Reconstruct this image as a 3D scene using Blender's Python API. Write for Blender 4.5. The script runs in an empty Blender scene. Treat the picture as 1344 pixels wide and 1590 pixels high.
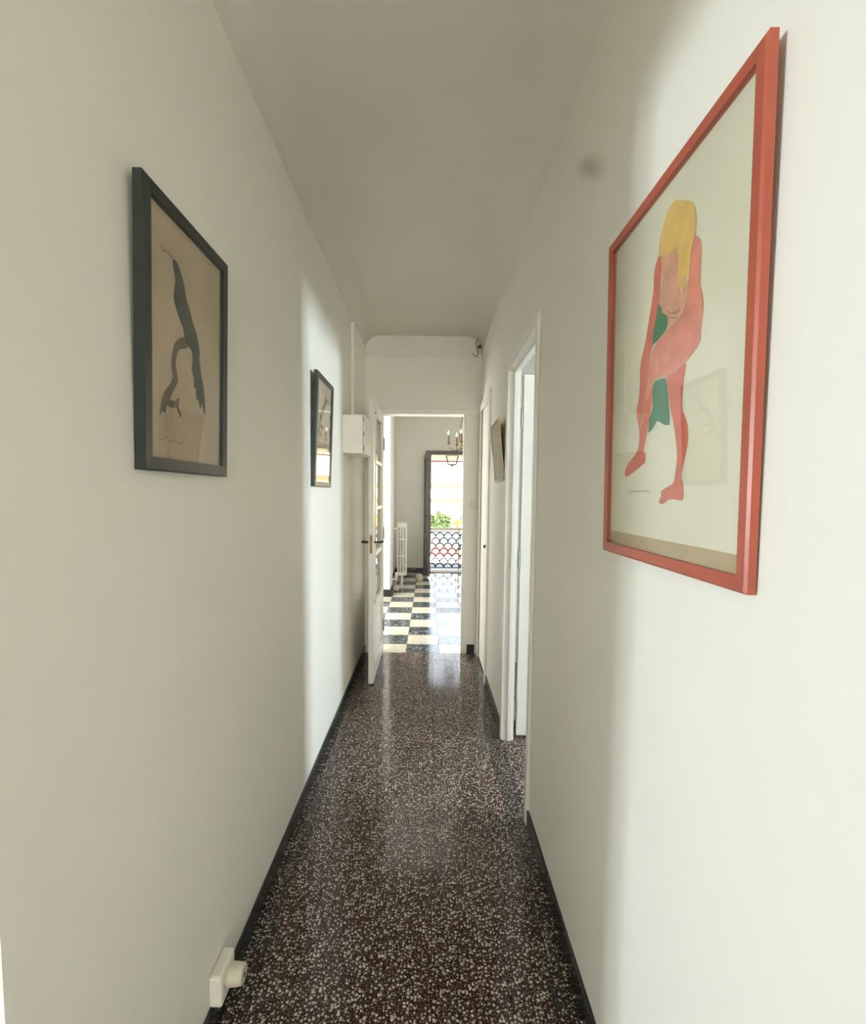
import bpy, bmesh, math, random
from mathutils import Vector, Matrix
random.seed(7)
S = bpy.context.scene
COL = S.collection

# ------------------------------------------------------------------ camera
FPX = 750.0
PITCH, ROLL = math.radians(4.0), math.radians(0.55)
cam_d = bpy.data.cameras.new('camera'); cam = bpy.data.objects.new('camera', cam_d); COL.objects.link(cam)
cam_d.sensor_fit = 'HORIZONTAL'; cam_d.sensor_width = 36.0; cam_d.lens = 36.0 * FPX / 1344.0
cam_d.shift_x = 0.00484; cam_d.shift_y = 0.01893
cam_d.clip_start = 0.02; cam_d.clip_end = 500
cam.matrix_world = Matrix.Translation((0, 0, 1.38)) @ Matrix.Rotation(math.pi/2 - PITCH, 4, 'X') @ Matrix.Rotation(ROLL, 4, 'Z')
S.camera = cam

# ------------------------------------------------------------------ sky, sun, window daylight and fill, exposure
W = bpy.data.worlds.new('sky'); S.world = W; W.use_nodes = True
bg = W.node_tree.nodes['Background']; bg.inputs[0].default_value = (0.80, 0.90, 1.0, 1); bg.inputs[1].default_value = 4.5
sun_d = bpy.data.lights.new('sun', 'SUN'); sun_d.energy = 60.0; sun_d.angle = math.radians(0.6); sun_d.color = (1.0, 0.95, 0.84)
sun = bpy.data.objects.new('sun', sun_d); COL.objects.link(sun)
sun.rotation_euler = Vector((-0.30, 0.62, -0.72)).to_track_quat('-Z', 'Y').to_euler()

def daylight(name, loc, aim, w, h, power, col=(0.86, 0.94, 1.0)):
    d = bpy.data.lights.new(name, 'AREA'); d.shape = 'RECTANGLE'; d.size = w; d.size_y = h; d.energy = power; d.color = col
    o = bpy.data.objects.new(name, d); COL.objects.link(o); o.location = loc
    o.rotation_euler = (Vector(aim)).to_track_quat('-Z', 'Z').to_euler()
    return o
# each one fills a window opening of a neighbouring room; the rear one is added fill
daylight('window_and_fill_light', (3.60, 1.40, 1.40), (-1, 0, 0), 0.6, 1.6, 520, (0.80, 0.91, 1.0))        # room on the right
daylight('window_and_fill_light', (-5.22, -1.55, 1.45), (1, 0, 0), 0.7, 1.8, 720, (0.84, 0.94, 1.0))       # room on the left, beside the camera
daylight('window_and_fill_light', (0.60, -5.62, 1.40), (0, 1, 0), 1.3, 1.6, 185, (1.0, 0.965, 0.90))         # added fill from an unseen window behind the camera, lifts the corridor walls
daylight('window_and_fill_light', (-1.60, 5.45, 1.35), (1, 0, 0), 1.0, 2.0, 185, (1.0, 0.97, 0.92))        # far room, left window
S.view_settings.view_transform = 'Standard'; S.view_settings.look = 'None'
S.view_settings.gamma = 1.0; S.view_settings.use_curve_mapping = False
S.view_settings.exposure = 0.0
try: S.cycles.max_bounces = 14; S.cycles.diffuse_bounces = 8; S.cycles.transparent_max_bounces = 16
except Exception: pass

# ------------------------------------------------------------------ helpers: meshes
class MB:
    def __init__(s): s.v = []; s.f = []; s.sm = []
    def add(s, vs, fs, smooth=False):
        b = len(s.v); s.v += [tuple(p) for p in vs]; s.f += [tuple(b+i for i in f) for f in fs]; s.sm += [smooth]*len(fs); return s
    def box(s, x0, x1, y0, y1, z0, z1):
        return s.add([(x0,y0,z0),(x1,y0,z0),(x1,y1,z0),(x0,y1,z0),(x0,y0,z1),(x1,y0,z1),(x1,y1,z1),(x0,y1,z1)],
                     [(0,3,2,1),(4,5,6,7),(0,1,5,4),(1,2,6,5),(2,3,7,6),(3,0,4,7)])
    def bbox(s, x0, x1, y0, y1, z0, z1, b=0.003):            # box with bevelled edges
        bm = bmesh.new(); bmesh.ops.create_cube(bm, size=1)
        for v in bm.verts: v.co = Vector(((x0+x1)/2+v.co.x*(x1-x0), (y0+y1)/2+v.co.y*(y1-y0), (z0+z1)/2+v.co.z*(z1-z0)))
        bmesh.ops.bevel(bm, geom=bm.edges[:], offset=b, segments=2, affect='EDGES', profile=0.5)
        bm.verts.index_update(); s.add([v.co for v in bm.verts], [[v.index for v in f.verts] for f in bm.faces]); bm.free(); return s
    def tube(s, pts, r, n=8, cap=True):
        pts = [Vector(p) for p in pts]; rs = r if isinstance(r, (list, tuple)) else [r]*len(pts)
        vs = []; up = None
        for i, p in enumerate(pts):
            t = (pts[min(i+1, len(pts)-1)] - pts[max(i-1, 0)]).normalized()
            if up is None: up = Vector((0,0,1)) if abs(t.z) < .9 else Vector((1,0,0))
            a = t.cross(up).normalized(); b = a.cross(t).normalized(); up = b
            for k in range(n): an = 2*math.pi*k/n; vs.append(p + (a*math.cos(an)+b*math.sin(an))*rs[i])
        fs = []
        for i in range(len(pts)-1):
            for k in range(n): fs.append((i*n+k, i*n+(k+1)%n, (i+1)*n+(k+1)%n, (i+1)*n+k))
        s.add(vs, fs, True)
        if cap:
            s.add(vs[:n], [tuple(range(n))[::-1]]); s.add(vs[-n:], [tuple(range(n))])
        return s
    def lathe(s, prof, c=(0,0,0), n=16, M=None):              # prof: (radius, height) about +z
        vs = []; M = M or Matrix.Identity(3)
        for r, h in prof:
            for k in range(n):
                a = 2*math.pi*k/n; vs.append(Vector(c) + M @ Vector((r*math.cos(a), r*math.sin(a), h)))
        fs = [(i*n+k, i*n+(k+1)%n, (i+1)*n+(k+1)%n, (i+1)*n+k) for i in range(len(prof)-1) for k in range(n)]
        s.add(vs, fs, True)
        s.add(vs[:n], [tuple(range(n))[::-1]]); s.add(vs[-n:], [tuple(range(n))]); return s
    def prism(s, pts, z0, z1):                                # outline in xy, extruded along z
        n = len(pts); s.add([(x,y,z0) for x,y in pts]+[(x,y,z1) for x,y in pts],
              [tuple(range(n))[::-1], tuple(range(n,2*n))]+[(i,(i+1)%n,n+(i+1)%n,n+i) for i in range(n)]); return s
    def mesh(s, name):
        me = bpy.data.meshes.new(name); me.from_pydata(s.v, [], s.f); me.update()
        me.polygons.foreach_set('use_smooth', s.sm); return me
    def build(s, name, mat, parent=None, loc=None):
        me = s.mesh(name); me.materials.append(mat)
        o = bpy.data.objects.new(name, me); COL.objects.link(o)
        if parent: o.parent = parent
        if loc is not None: o.location = loc
        return o
def tag(o, label, cat, kind=None, group=None):
    o['label'] = label; o['category'] = cat
    if kind: o['kind'] = kind
    if group: o['group'] = group
    return o
def empty(name, label, cat, loc=(0,0,0), kind=None, group=None, mw=None):
    o = bpy.data.objects.new(name, None); COL.objects.link(o); o.empty_display_size = 0.1
    if mw is not None: o.matrix_world = mw
    else: o.location = loc
    return tag(o, label, cat, kind, group)
def inst(name, me, parent, loc=(0,0,0), rot=None):
    o = bpy.data.objects.new(name, me); COL.objects.link(o); o.parent = parent; o.location = loc
    if rot: o.rotation_euler = rot
    return o

# ------------------------------------------------------------------ helpers: materials
def nmat(name):
    m = bpy.data.materials.new(name); m.use_nodes = True
    nt = m.node_tree; return m, nt, nt.nodes, nt.links, nt.nodes['Principled BSDF']
def plain(name, col, rough=0.5, metal=0.0, var=0.06, scale=8.0, bump=0.0, spec=0.5):
    m, nt, N, L, P = nmat(name)
    g = N.new('ShaderNodeNewGeometry'); n = N.new('ShaderNodeTexNoise'); n.inputs['Scale'].default_value = scale; n.inputs['Detail'].default_value = 5
    L.new(g.outputs['Position'], n.inputs['Vector'])
    r = N.new('ShaderNodeValToRGB'); L.new(n.outputs['Fac'], r.inputs['Fac'])
    r.color_ramp.elements[0].position = .3; r.color_ramp.elements[1].position = .7
    r.color_ramp.elements[0].color = [c*(1-var) for c in col]+[1]; r.color_ramp.elements[1].color = [min(1, c*(1+var)) for c in col]+[1]
    L.new(r.outputs['Color'], P.inputs['Base Color'])
    P.inputs['Roughness'].default_value = rough; P.inputs['Metallic'].default_value = metal; P.inputs['Specular IOR Level'].default_value = spec
    if bump:
        n2 = N.new('ShaderNodeTexNoise'); n2.inputs['Scale'].default_value = scale*14; L.new(g.outputs['Position'], n2.inputs['Vector'])
        b = N.new('ShaderNodeBump'); b.inputs['Strength'].default_value = bump; b.inputs['Distance'].default_value = .002
        L.new(n2.outputs['Fac'], b.inputs['Height']); L.new(b.outputs['Normal'], P.inputs['Normal'])
    return m
def wall_paint(name, col, grey_patch=None):
    m = plain(name, col, .62, 0, .02, 1.6, .12, .3)
    if grey_patch:
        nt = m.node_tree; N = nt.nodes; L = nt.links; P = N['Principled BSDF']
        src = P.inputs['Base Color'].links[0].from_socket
        # an elongated soft grey patch in the wall colour: (centre y, z), half length, half height, slant
        y0, z0, ry, rz, sl = grey_patch
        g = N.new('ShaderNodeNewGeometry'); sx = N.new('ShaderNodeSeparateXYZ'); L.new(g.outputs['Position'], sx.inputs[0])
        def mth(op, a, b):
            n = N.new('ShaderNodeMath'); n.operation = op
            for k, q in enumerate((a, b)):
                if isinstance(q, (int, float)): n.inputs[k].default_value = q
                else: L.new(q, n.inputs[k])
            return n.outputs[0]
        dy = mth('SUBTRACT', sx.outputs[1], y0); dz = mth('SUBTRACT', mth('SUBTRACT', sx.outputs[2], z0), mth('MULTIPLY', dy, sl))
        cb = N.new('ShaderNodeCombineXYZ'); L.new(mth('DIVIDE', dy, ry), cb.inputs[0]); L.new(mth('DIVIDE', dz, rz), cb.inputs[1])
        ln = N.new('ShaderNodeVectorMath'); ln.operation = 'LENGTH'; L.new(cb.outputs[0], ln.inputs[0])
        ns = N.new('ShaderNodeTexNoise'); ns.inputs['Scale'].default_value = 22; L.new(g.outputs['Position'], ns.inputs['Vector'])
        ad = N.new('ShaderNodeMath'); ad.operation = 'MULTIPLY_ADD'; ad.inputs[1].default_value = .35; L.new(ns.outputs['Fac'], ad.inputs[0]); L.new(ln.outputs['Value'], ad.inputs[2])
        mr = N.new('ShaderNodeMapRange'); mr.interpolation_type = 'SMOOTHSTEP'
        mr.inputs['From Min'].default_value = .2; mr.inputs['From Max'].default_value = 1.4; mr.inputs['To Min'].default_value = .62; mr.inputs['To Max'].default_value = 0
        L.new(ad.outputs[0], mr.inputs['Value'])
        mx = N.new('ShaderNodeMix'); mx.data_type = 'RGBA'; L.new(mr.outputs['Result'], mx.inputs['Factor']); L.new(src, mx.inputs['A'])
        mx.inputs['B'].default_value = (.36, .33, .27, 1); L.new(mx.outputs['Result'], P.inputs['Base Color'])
    return m
def terrazzo(name, base, chip, rough, scale=88.0, cover=.47):
    m, nt, N, L, P = nmat(name)
    g = N.new('ShaderNodeNewGeometry')
    ns = N.new('ShaderNodeTexNoise'); ns.inputs['Scale'].default_value = 130; ns.inputs['Detail'].default_value = 2; L.new(g.outputs['Position'], ns.inputs['Vector'])
    mv = N.new('ShaderNodeVectorMath'); mv.operation = 'MULTIPLY_ADD'; mv.inputs[1].default_value = (.006,.006,0)
    L.new(ns.outputs['Color'], mv.inputs[0]); L.new(g.outputs['Position'], mv.inputs[2])
    def layer(sc, cov):
        v = N.new('ShaderNodeTexVoronoi'); v.voronoi_dimensions = '2D'; v.inputs['Scale'].default_value = sc; v.inputs['Randomness'].default_value = 1
        L.new(mv.outputs[0], v.inputs['Vector'])
        sp = N.new('ShaderNodeSeparateColor'); L.new(v.outputs['Color'], sp.inputs[0])
        th = N.new('ShaderNodeMath'); th.operation = 'MULTIPLY'; th.inputs[1].default_value = cov; L.new(sp.outputs[0], th.inputs[0])
        sb = N.new('ShaderNodeMath'); sb.operation = 'SUBTRACT'; L.new(th.outputs[0], sb.inputs[0]); L.new(v.outputs['Distance'], sb.inputs[1])
        mr = N.new('ShaderNodeMapRange'); mr.inputs['From Min'].default_value = -.03; mr.inputs['From Max'].default_value = .05; L.new(sb.outputs[0], mr.inputs['Value'])
        return mr.outputs['Result'], sp.outputs[1]
    a, tone = layer(scale, cover*1.35); b, _ = layer(scale*1.9, cover*.8)
    mxm = N.new('ShaderNodeMath'); mxm.operation = 'MAXIMUM'; L.new(a, mxm.inputs[0]); L.new(b, mxm.inputs[1])
    cr = N.new('ShaderNodeMix'); cr.data_type = 'RGBA'; L.new(tone, cr.inputs['Factor'])
    cr.inputs['A'].default_value = [c*.55 for c in chip]+[1]; cr.inputs['B'].default_value = list(chip)+[1]
    big = N.new('ShaderNodeTexNoise'); big.inputs['Scale'].default_value = 30; L.new(g.outputs['Position'], big.inputs['Vector'])
    bm_ = N.new('ShaderNodeMix'); bm_.data_type = 'RGBA'; L.new(big.outputs['Fac'], bm_.inputs['Factor'])
    bm_.inputs['A'].default_value = [c*.7 for c in base]+[1]; bm_.inputs['B'].default_value = [c*1.3 for c in base]+[1]
    mx = N.new('ShaderNodeMix'); mx.data_type = 'RGBA'; L.new(mxm.outputs[0], mx.inputs['Factor']); L.new(bm_.outputs['Result'], mx.inputs['A']); L.new(cr.outputs['Result'], mx.inputs['B'])
    L.new(mx.outputs['Result'], P.inputs['Base Color'])
    wr = N.new('ShaderNodeTexNoise'); wr.inputs['Scale'].default_value = 3.5; wr.inputs['Detail'].default_value = 4; L.new(g.outputs['Position'], wr.inputs['Vector'])
    rr = N.new('ShaderNodeMapRange'); rr.inputs['To Min'].default_value = rough*.7; rr.inputs['To Max'].default_value = rough*1.3; L.new(wr.outputs['Fac'], rr.inputs['Value'])
    L.new(rr.outputs['Result'], P.inputs['Roughness']); P.inputs['Specular IOR Level'].default_value = .32
    return m
def marble(name, base, vein, rough, mix_lo, mix_hi):
    m, nt, N, L, P = nmat(name)
    g = N.new('ShaderNodeNewGeometry'); n = N.new('ShaderNodeTexNoise'); n.inputs['Scale'].default_value = 24; n.inputs['Detail'].default_value = 8; n.inputs['Distortion'].default_value = 1.6
    L.new(g.outputs['Position'], n.inputs['Vector'])
    r = N.new('ShaderNodeMapRange'); r.inputs['From Min'].default_value = mix_lo; r.inputs['From Max'].default_value = mix_hi; L.new(n.outputs['Fac'], r.inputs['Value'])
    mx = N.new('ShaderNodeMix'); mx.data_type = 'RGBA'; L.new(r.outputs['Result'], mx.inputs['Factor'])
    mx.inputs['A'].default_value = list(base)+[1]; mx.inputs['B'].default_value = list(vein)+[1]
    L.new(mx.outputs['Result'], P.inputs['Base Color']); P.inputs['Roughness'].default_value = rough
    return m
def glass_mat(name, tint=(1,1,1), ior=1.5, rough=0.0):
    m, nt, N, L, P = nmat(name); N.remove(P)
    out = [n for n in N if n.type == 'OUTPUT_MATERIAL'][0]
    lw = N.new('ShaderNodeLayerWeight'); pw = N.new('ShaderNodeMath'); pw.operation = 'POWER'; pw.inputs[1].default_value = 5; L.new(lw.outputs['Facing'], pw.inputs[0])
    fr = N.new('ShaderNodeMath'); fr.operation = 'MULTIPLY_ADD'; fr.inputs[1].default_value = .96; fr.inputs[2].default_value = .04; L.new(pw.outputs[0], fr.inputs[0])
    lw.inputs['Blend'].default_value = .5
    t = N.new('ShaderNodeBsdfTransparent'); t.inputs[0].default_value = list(tint)+[1]
    gl = N.new('ShaderNodeBsdfGlossy'); gl.inputs['Roughness'].default_value = rough
    # front and back of one pane: scale the facing reflection, keep Fresnel behaviour on both sides
    mx = N.new('ShaderNodeMixShader'); L.new(fr.outputs[0], mx.inputs[0]); L.new(t.outputs[0], mx.inputs[1]); L.new(gl.outputs[0], mx.inputs[2]); L.new(mx.outputs[0], out.inputs['Surface'])
    return m
def paper_mat(name, col, mott, scale=9):
    return plain(name, col, .8, 0, mott, scale, .1, .2)

WALL = wall_paint('wall_paint', (.82, .797, .733))
WALL_R = wall_paint('wall_paint_grey_patch', (.82, .797, .733), (1.385, 2.275, .14, .042, .65))
CEIL = wall_paint('ceiling_paint', (.82, .797, .733))
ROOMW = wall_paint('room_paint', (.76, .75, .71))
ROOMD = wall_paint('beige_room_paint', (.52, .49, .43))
GLOSSW = plain('white_gloss_paint', (.82, .80, .74), .32, 0, .03, 5, .03)
TERR = terrazzo('terrazzo_brown', (.036, .0125, .008), (.68, .61, .54), .10, 98, .33)
TERRB = terrazzo('terrazzo_black', (.019, .011, .008), (.50, .47, .41), .11, 98, .31)
GROUT = plain('dark_grout', (.05, .04, .035), .8, 0, .2, 20)
SKIRT = plain('black_skirting', (.016, .020, .022), .22, 0, .3, 30)
DARKT = marble('dark_marble', (.025, .035, .045), (.30, .33, .34), .13, .50, .68)
LIGHTT = marble('cream_marble', (.62, .58, .48), (.42, .38, .30), .14, .55, .75)
BLACKF = plain('black_frame_wood', (.022, .028, .027), .38, 0, .2, 20, .05)
REDF = plain('red_frame_wood', (.41, .088, .05), .35, 0, .08, 12, .05)
GOLDF = plain('gold_frame', (.42, .33, .18), .35, .5, .1, 20)
PAPER = paper_mat('cream_paper', (.70, .665, .52), .04, 5)
KRAFT = paper_mat('tan_mount', (.44, .33, .19), .05, 14)
TANP = paper_mat('tan_ink_paper', (.52, .415, .295), .16, 7)
GREYP = paper_mat('grey_print', (.34, .32, .28), .15, 8)
BACK = plain('backing_board', (.30, .20, .12), .8, 0, .1, 12)
INK = plain('grey_ink', (.045, .050, .045), .8, 0, .45, 40)
INKB = plain('brown_ink', (.13, .10, .07), .8, 0, .5, 40)
PRED = paper_mat('print_red', (.60, .155, .105), .14, 26)
PPINK = paper_mat('print_pink', (.66, .235, .165), .16, 26)
PROSE = paper_mat('print_rose', (.66, .33, .22), .18, 30)
PYEL = paper_mat('print_yellow', (.72, .47, .14), .12, 26)
PGRN = paper_mat('print_green', (.055, .19, .095), .2, 26)
PLINE = plain('print_line', (.60, .45, .30), .8)
PPEN = plain('pencil_line', (.22, .19, .15), .8)
GLASS = glass_mat('picture_glass')
PANE = glass_mat('window_glass', (.97, .98, .97))
CABW = plain('cabinet_white', (.80, .77, .70), .4, 0, .03, 10)
SWITCHP = plain('aged_switch_plastic', (.73, .70, .62), .4)
IVORY = plain('ivory_plastic', (.60, .56, .44), .42, 0, .08, 30)
WPLAST = plain('white_plastic', (.78, .76, .70), .4)
METAL = plain('worn_brass', (.20, .14, .07), .35, .9, .2, 30)
STEEL = plain('hinge_steel', (.33, .32, .29), .38, .8, .1, 30)
DKIRON = plain('dark_iron', (.05, .045, .04), .45, .5, .2, 20)
RADW = plain('radiator_enamel', (.78, .76, .70), .35)
FRWOOD = plain('backlit_frame_paint', (.13, .12, .11), .4, 0, .15, 14)  # white door paint, its backlit shade put into the dark colour
STONE = plain('pale_stone', (.48, .43, .37), .6, 0, .2, 30)
RED_hair= [(0.0303, 0.628), (0.0491, 0.6164), (0.0635, 0.6073), (0.0775, 0.5971), (0.0869, 0.5828), (0.0924, 0.5648), (0.0921, 0.5502), (0.0885, 0.5355), (0.082, 0.5237), (0.0785, 0.5051), (0.0775, 0.4886), (0.0747, 0.4778), (0.0674, 0.4861), (0.0645, 0.477), (0.0584, 0.4621), (0.0485, 0.4714), (0.0448, 0.4854), (0.0401, 0.5016), (0.0405, 0.5192), (0.0377, 0.5419), (0.0336, 0.5492), (0.0276, 0.5486), (0.02, 0.5486), (0.0123, 0.5487), (0.0057, 0.5537), (-0.0039, 0.5528), (-0.0119, 0.5509), (-0.0191, 0.56), (-0.0277, 0.5622), (-0.032, 0.5758), (-0.0309, 0.5867), (-0.0248, 0.5989), (-0.0156, 0.6129), (-0.0042, 0.6253), (0.0112, 0.6312)]
RED_torso= [(-0.0253, 0.5649), (0.035, 0.5503), (0.039, 0.5199), (0.0448, 0.4854), (0.0584, 0.4621), (0.082, 0.500), (0.088, 0.470), (0.0741, 0.4316), (0.0638, 0.4302), (0.0425, 0.4254), (0.0079, 0.4244), (0.0076, 0.4414), (0.0026, 0.4451), (-0.0132, 0.4603), (-0.0289, 0.4809), (-0.0242, 0.503), (-0.0141, 0.5179), (-0.0239, 0.5413)]
RED_arm= [(-0.0314, 0.5659), (-0.0422, 0.5574), (-0.0502, 0.5413), (-0.0504, 0.5137), (-0.0564, 0.4922), (-0.0669, 0.4638), (-0.0766, 0.4342), (-0.0899, 0.409), (-0.1005, 0.3822), (-0.0995, 0.3477), (-0.1051, 0.3187), (-0.1123, 0.2982), (-0.1023, 0.2705), (-0.0955, 0.2436), (-0.1045, 0.2183), (-0.1309, 0.2049), (-0.153, 0.1926), (-0.164, 0.1769), (-0.1552, 0.1686), (-0.1347, 0.1733), (-0.1129, 0.1791), (-0.082, 0.1884), (-0.0674, 0.1939), (-0.0663, 0.2086), (-0.0737, 0.2177), (-0.0652, 0.2401), (-0.057, 0.2641), (-0.0476, 0.2955), (-0.0421, 0.327), (-0.0449, 0.3438), (-0.0584, 0.3673), (-0.0553, 0.3951), (-0.043, 0.4196), (-0.0358, 0.4489), (-0.0285, 0.4737), (-0.0242, 0.503), (-0.0209, 0.5322), (-0.0246, 0.5531)]
RED_thigh= [(0.0896, 0.5383), (0.0975, 0.5342), (0.1057, 0.5235), (0.1102, 0.5099), (0.1093, 0.494), (0.1097, 0.4579), (0.117, 0.4385), (0.1205, 0.4209), (0.1182, 0.3989), (0.1155, 0.3834), (0.1139, 0.369), (0.1018, 0.3593), (0.0824, 0.3511), (0.062, 0.3443), (0.0364, 0.3399), (0.0088, 0.3417), (-0.0208, 0.3442), (-0.0427, 0.3372), (-0.0602, 0.3184), (-0.0697, 0.3162), (-0.0619, 0.3477), (-0.0546, 0.3827), (-0.0464, 0.4006), (-0.0292, 0.4113), (0.0041, 0.42), (0.0425, 0.4254), (0.0637, 0.432), (0.0731, 0.4493), (0.0747, 0.4778), (0.0785, 0.5051), (0.0839, 0.5244)]
RED_leg= [(0.0723, 0.3486), (0.0703, 0.3244), (0.0663, 0.2969), (0.0678, 0.2715), (0.0816, 0.2515), (0.0883, 0.233), (0.0863, 0.2085), (0.0773, 0.1843), (0.0715, 0.1629), (0.0774, 0.1482), (0.0806, 0.1301), (0.0755, 0.121), (0.0533, 0.1226), (0.03, 0.1216), (0.0141, 0.1152), (-0.0011, 0.1141), (-0.0049, 0.12), (0.0031, 0.13), (0.0002, 0.136), (0.0206, 0.1436), (0.0439, 0.1508), (0.0506, 0.1675), (0.0548, 0.1968), (0.0485, 0.227), (0.0375, 0.2582), (0.0269, 0.2786), (0.0171, 0.3107), (0.0106, 0.3386), (0.04, 0.3426)]
RED_cloth1= [(-0.0289, 0.4797), (-0.0171, 0.4694), (-0.0131, 0.4583), (0.0066, 0.4455), (0.0097, 0.4332), (0.0041, 0.42), (-0.025, 0.414), (-0.047, 0.4108), (-0.0465, 0.4327), (-0.0379, 0.4536)]
RED_cloth2= [(-0.0384, 0.3423), (-0.0035, 0.3401), (0.0074, 0.3375), (0.0144, 0.315), (0.0219, 0.2832), (0.0271, 0.2635), (0.0237, 0.2526), (0.0099, 0.2546), (-0.0206, 0.2669), (-0.0422, 0.2518), (-0.0561, 0.2494), (-0.053, 0.2759), (-0.0401, 0.2942), (-0.0439, 0.3274)]
REDS_sig= [(-0.1417, 0.1368), (-0.1351, 0.1414), (-0.1301, 0.1336), (-0.1215, 0.139), (-0.1146, 0.1344), (-0.1083, 0.138), (-0.0945, 0.137), (-0.0791, 0.1395), (-0.0689, 0.136), (-0.0592, 0.1385), (-0.04, 0.1358)]
REDS_fold1= [(-0.0167, 0.519), (-0.0109, 0.5051), (-0.0173, 0.5001), (-0.0082, 0.4889), (-0.0145, 0.4818)]
REDS_fold2= [(0.0452, 0.5029), (0.0518, 0.4894), (0.0465, 0.4811), (0.0558, 0.4702), (0.062, 0.4606)]
REDS_fold3= [(0.0061, 0.4532), (0.0225, 0.4435), (0.0379, 0.4397), (0.0489, 0.441)]
REDS_fold4= [(0.0126, 0.4389), (0.0307, 0.4339), (0.0461, 0.427)]
REDS_edge1= [(0.0731, 0.4493), (0.0637, 0.432), (0.0425, 0.4254), (0.0041, 0.42), (-0.0292, 0.4113), (-0.0464, 0.4006), (-0.0546, 0.3827), (-0.0619, 0.3477), (-0.0716, 0.3165), (-0.0776, 0.2839), (-0.0963, 0.2567)]
REDS_edge2= [(0.079, 0.352), (0.0476, 0.3407), (0.0088, 0.341), (-0.0296, 0.3442), (-0.0444, 0.3356)]
REDS_mark= [(-0.1413, 0.4414), (-0.1373, 0.4292)]
INK_body= [(-0.0607, 0.4354), (-0.0463, 0.4337), (-0.0332, 0.4204), (-0.0225, 0.4078), (-0.0152, 0.3933), (-0.0106, 0.3775), (0.0034, 0.3606), (0.018, 0.3387), (0.0329, 0.3207), (0.0431, 0.3053), (0.0515, 0.2818), (0.0515, 0.2747), (0.0381, 0.2709), (0.023, 0.2689), (0.0131, 0.273), (-0.0013, 0.2801), (-0.0154, 0.287), (-0.0227, 0.3069), (-0.0379, 0.3235), (-0.0509, 0.3403), (-0.061, 0.3576), (-0.0593, 0.3752), (-0.055, 0.3939), (-0.0608, 0.4124), (-0.0657, 0.4268)]
INK_tail= [(0.0151, 0.2736), (0.0484, 0.2738), (0.0537, 0.2514), (0.0623, 0.2247), (0.0732, 0.2029), (0.0777, 0.1793), (0.0812, 0.1478), (0.0757, 0.1419), (0.0647, 0.1621), (0.0593, 0.166), (0.0604, 0.1565), (0.0519, 0.155), (0.0456, 0.1706), (0.0352, 0.171), (0.0332, 0.1943), (0.0231, 0.1944), (0.023, 0.2155), (0.0131, 0.2316), (0.018, 0.2514)]
INK_branch= [(-0.0154, 0.2915), (-0.0353, 0.2852), (-0.0554, 0.2703), (-0.0665, 0.2498), (-0.0725, 0.2227), (-0.0668, 0.1985), (-0.0769, 0.1791), (-0.0972, 0.162), (-0.1091, 0.1388), (-0.1155, 0.1109), (-0.1054, 0.1208), (-0.0951, 0.1184), (-0.0878, 0.1344), (-0.073, 0.1328), (-0.0516, 0.1366), (-0.0357, 0.1194), (-0.0321, 0.1267), (-0.0428, 0.1382), (-0.0401, 0.1564), (-0.0498, 0.1567), (-0.0533, 0.1516), (-0.067, 0.149), (-0.077, 0.1492), (-0.0669, 0.1641), (-0.0497, 0.1852), (-0.0444, 0.1995), (-0.0531, 0.2192), (-0.0512, 0.2413), (-0.0381, 0.2603), (-0.0107, 0.2706), (-0.0013, 0.2801)]
INKS_ant1= [(-0.0641, 0.4317), (-0.0796, 0.4376), (-0.0954, 0.438), (-0.1107, 0.4376)]
INKS_ant2= [(-0.0607, 0.4346), (-0.0755, 0.4395), (-0.0931, 0.4363), (-0.1055, 0.4303)]
INK2_bird= [(0.0279, 0.454), (0.0543, 0.4462), (0.0942, 0.4406), (0.0458, 0.4158), (0.0289, 0.3918), (-0.0192, 0.3477), (-0.063, 0.3206), (-0.0881, 0.3018), (-0.1093, 0.2914), (-0.0966, 0.3155), (-0.0774, 0.3434), (-0.0359, 0.3831), (0.0078, 0.4191)]
INK2_branch= [(-0.0884, 0.3043), (-0.1143, 0.2783), (-0.1335, 0.2561), (-0.1519, 0.2295), (-0.1365, 0.2264), (-0.1047, 0.2549), (-0.0528, 0.2411), (-0.0242, 0.2393), (-0.056, 0.2661), (-0.0812, 0.2828), (0.0007, 0.2888), (0.0351, 0.3092), (-0.0177, 0.2992)]

# ------------------------------------------------------------------ the building
XL, XR, YF, HC = -0.548, 0.43, 4.13, 2.70
FX0, FX1, FY0, FY1, FH = -1.364, 2.152, 4.25, 8.50, 2.88
def struct(name, mb, mat, label, cat): return tag(mb.build(name, mat), label, cat, 'structure')

# corridor walls
w = MB()
w.box(XL-.10, XL, -2.30, -.30, 0, 2.95).box(XL-.10, XL, .585, YF, 0, 2.95).box(XL-.10, XL, -.30, .585, 2.06, 2.95)
struct('wall_left', w, WALL, 'white painted left corridor wall with two black framed pictures', 'wall')
w = MB()
w.box(XR, XR+.055, -2.30, 1.948, 0, 2.95).box(XR, XR+.055, 2.66, 3.50, 0, 2.95).box(XR, XR+.07, 4.06, YF, 0, 2.95)
w.box(XR, XR+.055, 1.948, 2.66, 2.065, 2.95).box(XR, XR+.07, 3.50, 4.06, 2.075, 2.95)
struct('wall_right', w, WALL_R, 'white painted right corridor wall behind the red framed picture, with a soft grey patch', 'wall')
w = MB()
w.box(FX0-.2, -.415, YF, FY0, 0, 3.0).box(.292, FX1+.2, YF, FY0, 0, 3.0).box(-.415, .292, YF, FY0, 2.055, 3.0)
struct('wall_far', w, WALL, 'white end wall of the corridor around the far doorway', 'wall')

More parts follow.
